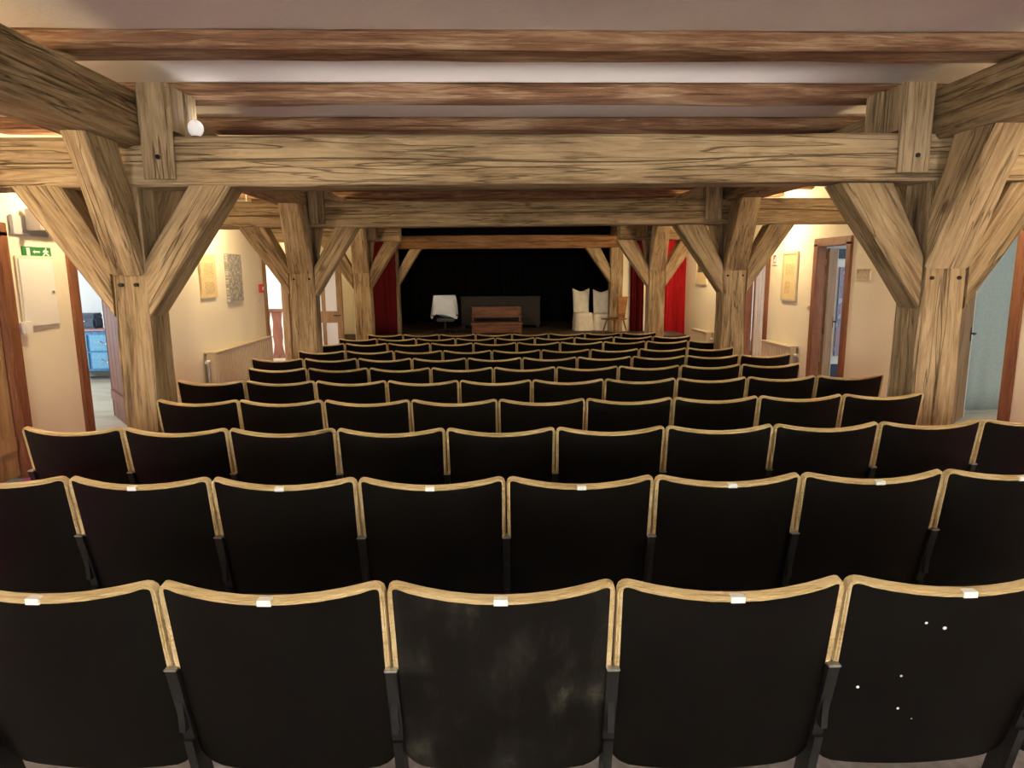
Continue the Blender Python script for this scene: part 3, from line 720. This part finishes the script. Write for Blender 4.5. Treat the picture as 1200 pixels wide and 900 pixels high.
# ------------------------------------------------------------------ curtains
def curtain(label, p0, p1, z0, z1, mat, folds, amp, cat='curtain', rail=True, group=None):
    p0 = Vector((*p0, 0)); p1 = Vector((*p1, 0)); d = p1-p0; L = d.length; u = d/L; nrm = Vector((-u.y, u.x, 0))
    root = thing('curtain', label, cat, ((p0.x+p1.x)/2, (p0.y+p1.y)/2, z0), 0, group); c = Vector(root.location)
    n = folds*10; m_ = 8; vs = []
    for j in range(m_+1):
        f = j/m_; z = z0+(z1-z0)*f
        for i in range(n+1):
            s = i/n; ph = s*folds*2*math.pi
            a = amp*(1-.45*f)*(1+.4*math.sin(s*13+1))
            p = p0+u*(s*L+.25*amp*math.sin(ph*.5+f*2))+nrm*(a*math.sin(ph+.5*math.sin(f*3+s*9)))
            vs.append((p.x-c.x, p.y-c.y, z-c.z))
    fs = [(j*(n+1)+i, j*(n+1)+i+1, (j+1)*(n+1)+i+1, (j+1)*(n+1)+i) for j in range(m_) for i in range(n)]
    me = bpy.data.meshes.new('cloth'); me.from_pydata(vs, [], fs); o = link('cloth', me, mat, root, smooth=True)
    sd = o.modifiers.new('thickness', 'SOLIDIFY'); sd.thickness = .006
    if rail:
        bm = bmesh.new(); q0 = p0-u*.06; q1 = p1+u*.06
        cyl(bm, (q0.x-c.x, q0.y-c.y, z1-c.z+.015), (q1.x-c.x, q1.y-c.y, z1-c.z+.015), .012); bm_obj('rail', bm, 'greymetal', root)
    return root
YC = YE-.10
SZ = .15
xa = lambda px, Y: at(px, 385, Y=Y).x
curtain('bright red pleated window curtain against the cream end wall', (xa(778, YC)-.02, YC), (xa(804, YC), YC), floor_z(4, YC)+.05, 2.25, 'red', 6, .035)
curtain('shaded dark red curtain hanging beside the brown stage chair', (xa(736, YE+.05), YC), (xa(753.5, YC), YC), floor_z(4, YC)+.05, 2.25, 'shadedred', 5, .03)
curtain('flat dark red curtain beside the stage opening on exit-sign side', (xa(438, YE-.3), YE-.3), (xa(466, YE-.3), YE-.3), SZ+.02, 2.24, 'shadedred', 4, .018)
curtain('grey-green curtain hanging behind the open wooden door', (5.5, 7.44), (7.3, 7.44), -.118, 2.0, 'greygreen', 9, .008)

# ------------------------------------------------------------------ stage
SZ = .15
struct(part_box('floor_stage', 'stagefloor', None, -3.6, 4.3, 14.2, 19.1, SZ-.06, SZ))
bm = bmesh.new(); box(bm, -2.9, 3.3, 14.2, 14.24, -.5, SZ-.06); struct(bm_obj('trim_1', bm, 'black'))
struct(part_box('wall_stage_back', 'black', None, -3.95, 4.65, 19.1, 19.2, -.6, CZ)); struct(part_box('wall_stage_side_1', 'black', None, -3.95, -3.85, YE+.2, 19.1, -.6, CZ)); struct(part_box('wall_stage_side_2', 'black', None, 4.55, 4.65, YE+.2, 19.1, -.6, CZ))
curtain('black backdrop closing the rear of the stage', (-3.5, 18.7), (4.2, 18.7), SZ+.01, 2.7, 'black', 26, .04, 'backdrop', False)
curtain('black wing drape on the stage, sheet-covered chair side', (-2.75, 15.75), (-2.75, 18.6), SZ+.01, 2.7, 'black', 10, .04, 'drape', False)
curtain('black wing drape on the stage, white slipcover chair side', (3.55, 15.75), (3.55, 18.6), SZ+.01, 2.7, 'black', 10, .04, 'drape', False)
o = part_box('stage_border', 'black', None, -2.8, 3.6, 15.55, 15.58, 2.12, 2.70); tag(o, 'black border cloth hanging behind the stage lintel beam', 'drape')

# wooden bench on the stage
YBn = 15.0
x0, x1 = at(553, 375, Y=YBn).x, at(611, 375, Y=YBn).x; W = x1-x0; xm = (x0+x1)/2
zt = at(580, 360, Y=YBn).z-SZ; zs = at(580, 377.5, Y=YBn).z-SZ
root = thing('wooden_bench', 'low brown wooden bench with panel back on the stage', 'bench', (xm, YBn, SZ))
part_box('seat', 'brownwood', root, -W/2-.02, W/2+.02, -.25, .2, zs-.04, zs, bev=.008)
part_box('front_board', 'brownwood', root, -W/2+.03, W/2-.03, -.22, -.19, .04, zs-.05, bev=.004)
part_box('back_panel', 'brownwood', root, -W/2+.04, W/2-.04, .17, .2, zs+.09, zt, bev=.006)
for s in (-1, 1):
    a, c = sorted((s*W/2, s*(W/2-.04)))
    part_box('side_panel', 'brownwood', root, a, c, -.2, .2, 0, zs-.04, bev=.006); part_box('back_post', 'brownwood', root, a, c, .15, .2, zs, zt, bev=.006)
    part_box('armrest', 'brownwood', root, a-.01, c+.01, -.2, .15, zs+.13, zs+.16, bev=.006)
# sideboard behind
YS = 16.7
x0, x1 = at(540, 360, Y=YS).x, at(633, 360, Y=YS).x; W = x1-x0
zt = at(590, 347, Y=YS).z-SZ
root = thing('sideboard', 'long dark wooden sideboard at the rear of the stage', 'sideboard', ((x0+x1)/2, YS, SZ))
part_box('body', 'darkwood', root, -W/2+.02, W/2-.02, -.2, .25, .08, zt-.04); part_box('top', 'darkwood', root, -W/2, W/2, -.23, .27, zt-.04, zt, bev=.008)
for i in range(3):
    a = -W/2+.05+i*(W-.1)/3; d = part_box('door', 'darkwood', root, a+.01, a+(W-.1)/3-.01, -.22, -.2, .12, zt-.08, bev=.006)
    part_box('knob', 'blackmetal', d, a+.05, a+.08, -.245, -.22, zt*.5, zt*.5+.03, bev=.008)
for sx in (-1, 1):
    for sy in (-.15, .2): part_box('leg', 'darkwood', root, sx*(W/2-.07)-.03, sx*(W/2-.07)+.03, sy-.03, sy+.03, 0, .08)

# slipcovered white chairs
def slip_chair(label, px0, px1, Y, rz, ptop, pseat):
    x0 = at(px0, 350, Y=Y).x; x1 = at(px1, 350, Y=Y).x; W = x1-x0
    zt = at((px0+px1)/2, ptop, Y=Y).z-SZ; zs = at((px0+px1)/2, pseat, Y=Y).z-SZ
    root = thing('slipcovered_chair', label, 'chair', ((x0+x1)/2, Y, SZ), rz, 'slipcovered chairs on the stage')
    W = max(W, .36)
    # back cover: peaked corners with sagging top edge
    n = 12; vs = []; D = .09
    for j in range(9):
        f = j/8
        for i in range(n+1):
            s = i/n*2-1
            wd = W/2*(1+.10*f*abs(s))
            z = zs-.02+(zt-zs+.02-(.075*(1-abs(s)**1.5)))*f
            for k, y in enumerate((0, D)):
                vs.append((s*wd, y+.012*math.sin(6*s+5*f)*(1 if k == 0 else -1)+.05*f, z))
    fs = []; idx = lambda j, i, k: (j*(n+1)+i)*2+k
    for j in range(8):
        for i in range(n):
            fs.append((idx(j, i, 0), idx(j, i+1, 0), idx(j+1, i+1, 0), idx(j+1, i, 0))); fs.append((idx(j, i, 1), idx(j+1, i, 1), idx(j+1, i+1, 1), idx(j, i+1, 1)))
        for i in (0, n): fs.append((idx(j, i, 0), idx(j+1, i, 0), idx(j+1, i, 1), idx(j, i, 1)))
    for i in range(n):
        for j in (0, 8): fs.append((idx(j, i, 0), idx(j, i, 1), idx(j, i+1, 1), idx(j, i+1, 0)))
    me = bpy.data.meshes.new('back_cover'); me.from_pydata(vs, [], fs)
    bm = bmesh.new(); bm.from_mesh(me); bmesh.ops.recalc_face_normals(bm, faces=bm.faces); bm.to_mesh(me); bm.free()
    link('back_cover', me, 'linen', root, smooth=True)
    # skirt flaring to the floor
    bm = bmesh.new(); ring = []
    seg = 40
    for j in range(7):
        f = j/6; row = []
        for i in range(seg):
            a = 2*math.pi*i/seg
            cx_, cy_ = math.cos(a), math.sin(a)
            e = 2/4.0
            rx = (W/2+.03)*(1+.06*(1-f)); ry = .24*(1+.12*(1-f))
            x = math.copysign(abs(cx_)**e, cx_)*rx; y = math.copysign(abs(cy_)**e, cy_)*ry-.16
            fo = 1+.05*(1-f)*math.sin(a*9+j*.2)
            row.append(bm.verts.new((x*fo, y*fo, zs*f+.0)))
        ring.append(row)
    for j in range(6):
        for i in range(seg): bm.faces.new((ring[j][i], ring[j][(i+1) % seg], ring[j+1][(i+1) % seg], ring[j+1][i]))
    c = bm.verts.new((0, -.16, zs+.02))
    for i in range(seg): bm.faces.new((ring[6][i], ring[6][(i+1) % seg], c))
    bm_obj('seat_skirt', bm, 'linen', root, smooth=True)
    return root
slip_chair('white slipcovered chair with peaked back standing free on the stage', 673.5, 689.5, 15.95, R(4), 338, 366)
slip_chair('white slipcovered chair with peaked back behind the brown chair', 697, 712.5, 15.95, R(-6), 339, 367)
# brown board-back chair
YBc = 14.75
x0, x1 = at(713, 360, Y=YBc).x, at(729, 360, Y=YBc).x; W = x1-x0
zt = at(720, 347.5, Y=YBc).z-SZ; zs = at(710, 373, Y=YBc).z-SZ
root = thing('wooden_chair', 'brown wooden chair with tapering board back on the stage', 'chair', ((x0+x1)/2, YBc, SZ), R(38))
bm = bmesh.new(); pts = [(-W*.34, zs), (W*.34, zs), (W*.55, zt), (-W*.55, zt)]
for y in (-.21, -.185):
    pass
v0 = [bm.verts.new((x, -.20-.05*(z-zs), z)) for x, z in pts]; v1 = [bm.verts.new((x, -.175-.05*(z-zs), z)) for x, z in pts]
bm.faces.new(v0); bm.faces.new(v1[::-1])
for i in range(4): j = (i+1) % 4; bm.faces.new((v0[i], v0[j], v1[j], v1[i]))
bmesh.ops.bevel(bm, geom=list(bm.edges), offset=.006, segments=2, affect='EDGES')
bm_obj('backrest', bm, 'chairwood', root)
bm = bmesh.new(); v0 = [(-.19, -.2), (.19, -.2), (.23, .22), (-.23, .22)]
a0 = [bm.verts.new((x, y, zs-.03)) for x, y in v0]; a1 = [bm.verts.new((x, y, zs)) for x, y in v0]
bm.faces.new(a0[::-1]); bm.faces.new(a1)
for i in range(4): j = (i+1) % 4; bm.faces.new((a0[i], a0[j], a1[j], a1[i]))
bmesh.ops.bevel(bm, geom=list(bm.edges), offset=.006, segments=2, affect='EDGES'); bm_obj('seat', bm, 'chairwood', root)
for sx in (-1, 1):
    for sy in (-1, 1):
        bm = bmesh.new(); cyl(bm, (sx*.13, sy*.13, zs-.03), (sx*.19, sy*.2, 0), .02, .014, 10); bm_obj('leg', bm, 'chairwood', root)
# sheet-covered stool/stand
YSh = 15.4
x0, x1 = at(505, 360, Y=YSh).x, at(537, 360, Y=YSh).x; W = x1-x0
zt = at(520, 346, Y=YSh).z-SZ; zb = at(520, 369, Y=YSh).z-SZ
root = thing('covered_chair', 'black swivel chair draped with a pale blue sheet on the stage', 'chair', ((x0+x1)/2, YSh, SZ), R(8))
n = 24; vs = []
for j in range(9):
    f = j/8
    for i in range(n):
        a = 2*math.pi*i/n; cx_, cy_ = math.cos(a), math.sin(a)
        rx = W/2*(.80+.20*(1-f)**.7+.05*math.sin(a*5+f*2)*(1-f)); ry = .10+.10*(1-f)+.02*math.sin(a*4)
        hem = zb-.03+.06*math.sin(a*3+1)
        vs.append((math.copysign(abs(cx_)**.6, cx_)*rx, math.copysign(abs(cy_)**.6, cy_)*ry+.03*math.sin(f*6+a*2), hem+(zt-hem)*f))
fs = [(j*n+i, j*n+(i+1) % n, (j+1)*n+(i+1) % n, (j+1)*n+i) for j in range(8) for i in range(n)]+[tuple(8*n+i for i in range(n))]
me = bpy.data.meshes.new('sheet'); me.from_pydata(vs, [], fs)
bm = bmesh.new(); bm.from_mesh(me); bmesh.ops.recalc_face_normals(bm, faces=bm.faces); bm.to_mesh(me); bm.free()
link('sheet', me, 'sheet', root, smooth=True)
part_box('seat', 'blackmetal', root, -.22, .22, -.28, .14, zb-.14, zb-.06, bev=.03)
bm = bmesh.new(); cyl(bm, (0, -.05, .06), (0, -.05, zb-.14), .03); bm_obj('column', bm, 'blackmetal', root)
for k in range(5):
    a = k*2*math.pi/5; bm = bmesh.new(); cyl(bm, (0, -.05, .09), (.27*math.cos(a), -.05+.27*math.sin(a), .05), .018, .014, 8); cyl(bm, (.27*math.cos(a), -.05+.27*math.sin(a), .0), (.27*math.cos(a), -.05+.27*math.sin(a), .05), .025, seg=10); bm_obj('leg', bm, 'blackmetal', root)
for s in (-1, 1): part_box('armrest', 'blackmetal', root, s*.27-.025, s*.27+.025, -.22, .08, zb-.02, zb+.01, bev=.008)

# ------------------------------------------------------------------ landing: glazed door leaf and balustrade
hz = floor_z(XL, LD[2][1])+.02; top = 1.80; h = top-hz
root = thing('glazed_door', 'wooden door leaf with pale panes standing open into the hall', 'door', (XL+.05, LD[2][1]+.02, hz), R(-3))
WD = 1.0
for x0, x1, z0, z1, nm in ((0, .10, 0, h, 'stile'), (WD-.11, WD, 0, h, 'stile'), (.60, .67, .14, h-.12, 'muntin'), (.10, WD-.11, 0, .14, 'rail'), (.10, WD-.11, h-.12, h, 'rail'), (.10, WD-.11, .86, 1.08, 'rail')):
    if nm == 'muntin':
        part_box(nm, 'leaf', root, x0, x1, -.018, .018, .14, .86, bev=.004); part_box(nm, 'leaf', root, x0, x1, -.018, .018, 1.08, h-.12, bev=.004)
    else: part_box(nm, 'leaf', root, x0, x1, -.022, .022, z0, z1, bev=.005)
for x0, x1 in ((.10, .60), (.67, WD-.11)):
    for z0, z1 in ((.14, .86), (1.08, h-.12)): part_box('pane', 'glassplain', root, x0, x1, -.005, .005, z0, z1)
bm = bmesh.new(); cyl(bm, (WD-.05, -.02, 1.0), (WD-.05, -.07, 1.0), .01); cyl(bm, (WD-.05, -.065, 1.0), (WD-.17, -.065, 1.0), .009); bm_obj('handle', bm, 'blackmetal', root)
# balustrade with cut-out boards
YR = 14.0; zr0 = -.28; zr1 = at(325, 362, Y=YR).z
root = thing('balustrade', 'red-brown stair balustrade of cut-out boards on the bright landing', 'railing', (-4.7, YR, zr0))
xr0, xr1 = -1.3, .62; hh = zr1-zr0
part_box('handrail', 'railwood', root, xr0, xr1, -.05, .05, hh-.06, hh, bev=.01); part_box('bottom_rail', 'railwood', root, xr0, xr1, -.03, .03, .06, .13, bev=.006)
nb = 8; bw = (xr1-xr0)/nb
for k in range(nb):
    xc = xr0+(k+.5)*bw
    prof = []
    for j in range(13):
        f = j/12; wv = bw*(.485-.13*abs(math.sin(f*math.pi*2))**1.5-.06*math.exp(-((f-.5)/.06)**2)); prof.append((wv, .13+(hh-.19)*f))
    pts = [(xc-w_, z) for w_, z in prof]+[(xc+w_, z) for w_, z in prof[::-1]]
    bm = bmesh.new(); a0 = [bm.verts.new((x, -.012, z)) for x, z in pts]; a1 = [bm.verts.new((x, .012, z)) for x, z in pts]
    bm.faces.new(a0); bm.faces.new(a1[::-1])
    for i in range(len(pts)): j = (i+1) % len(pts); bm.faces.new((a0[i], a0[j], a1[j], a1[i]))
    bm_obj('baluster_board', bm, 'railwood', root)

# ------------------------------------------------------------------ furniture in the side rooms
YCh = 10.85
x0 = at(88, 400, Y=YCh-.2).x; zt = at(100, 386, Y=YCh-.25).z; zf = -.13; W = 1.15; H = zt-zf
root = thing('blue_chest', 'blue painted chest of drawers seen through the doorway', 'chest', (x0+W/2-.35, YCh, zf))
part_box('body', 'bluechest', root, -W/2, W/2, -.22, .25, .16, H-.03, bev=.008); part_box('top', plain('pink_marbled_top', (.45, .25, .25), .5, 0, .4, .3, 30), root, -W/2-.03, W/2+.03, -.26, .27, H-.03, H, bev=.006)
for j in range(2):
    for s in (-1, 1):
        xa_, xb_ = (-W/2+.05, -.02) if s < 0 else (.02, W/2-.05)
        z0 = .20+j*(H-.26)/2; z1 = z0+(H-.26)/2-.03
        d = part_box('drawer', plain('light_blue_paint', (.16, .38, .58), .5, 0, .4, .15, 25), root, xa_, xb_, -.24, -.22, z0, z1, bev=.006)
        bm = bmesh.new(); xq = (xa_+xb_)/2
        for a in (-.09, .09): cyl(bm, (xq+a, -.24, (z0+z1)/2+.02), (xq+a, -.265, (z0+z1)/2+.02), .012, seg=10)
        cyl(bm, (xq-.09, -.262, (z0+z1)/2+.02), (xq, -.262, (z0+z1)/2-.025), .007, seg=8); cyl(bm, (xq, -.262, (z0+z1)/2-.025), (xq+.09, -.262, (z0+z1)/2+.02), .007, seg=8)
        bm_obj('handle', bm, 'greymetal', d)
for sx in (-1, 1):
    for sy in (-.17, .2): part_box('leg', 'redleaf', root, sx*(W/2-.06)-.035, sx*(W/2-.06)+.035, sy-.035, sy+.035, 0, .16, bev=.01)
root2 = thing('blue_case', 'small dark blue case standing on the blue chest', 'case', (root.location.x-.12, YCh, zt+.001))
part_box('body', 'darkblue', root2, -.2, .2, -.14, .14, 0, .17, bev=.03); part_box('lid', 'darkblue', root2, -.205, .205, -.145, .145, .175, .24, bev=.03)
bm = bmesh.new(); cyl(bm, (-.06, -.15, .12), (.06, -.15, .12), .01); bm_obj('handle', bm, 'greymetal', root2)
o = thing('white_box', 'white box standing beside the dark blue case on the chest', 'box', (root.location.x+.32, YCh, zt+.001))
part_box('body', 'whitepaint', o, -.13, .13, -.12, .12, 0, .26, bev=.01); part_box('lid', 'whitepaint', o, -.137, .137, -.127, .127, .22, .275, bev=.008)

# painted wardrobe behind the ornament door
YW = 10.04
x0 = at(976, 380, Y=YW-.3).x; x1 = x0+.75
zt = at(988, 303, Y=YW-.3).z; zo1 = at(988, 313, Y=YW-.3).z; zo0 = at(988, 417, Y=YW-.3).z; zb = at(988, 427, Y=YW-.3).z
root = thing('painted_wardrobe', 'pale wardrobe with blue and pink painted ornament panel', 'wardrobe', ((x0+x1)/2+.1, YW, -.2)); W = x1-x0+.2
part_box('body', 'whitepaint', root, -W/2, W/2, -.26, .3, zb+.2, zt+.2, bev=.006); part_box('plinth', 'darkblue', root, -W/2+.02, W/2-.02, -.25, .29, 0, zb+.2)
part_box('ornament_panel', 'ornament', root, -W/2+.06, W/2-.06, -.285, -.262, zo0+.2, zo1+.2)
part_box('cornice', 'darkblue', root, -W/2-.03, W/2+.03, -.30, .3, zt+.2, zt+.34, bev=.01)
# cabinet with white cloth in the far right room
Yq = 13.2; xq = at(893, 390, Y=Yq-.25).x
root = thing('side_cabinet', 'blue-grey cabinet under a white cloth in the far bright room', 'cabinet', (xq+.2, Yq, -.24))
part_box('body', plain('grey_blue', (.25, .32, .42), .6), root, -.45, .45, -.22, .25, 0, .62, bev=.01)
part_box('door', plain('grey_blue_door', (.28, .36, .46), .6), root, -.40, -.02, -.24, -.22, .08, .56, bev=.006); part_box('door', plain('grey_blue_door', (.28, .36, .46), .6), root, .02, .40, -.24, -.22, .08, .56, bev=.006)
bm = bmesh.new(); box(bm, -.47, .47, -.25, .27, .62, .66, bev=.012); box(bm, -.47, .2, -.262, -.25, .40, .66, bev=.004); bm_obj('cloth', bm, 'whitepaint', root)
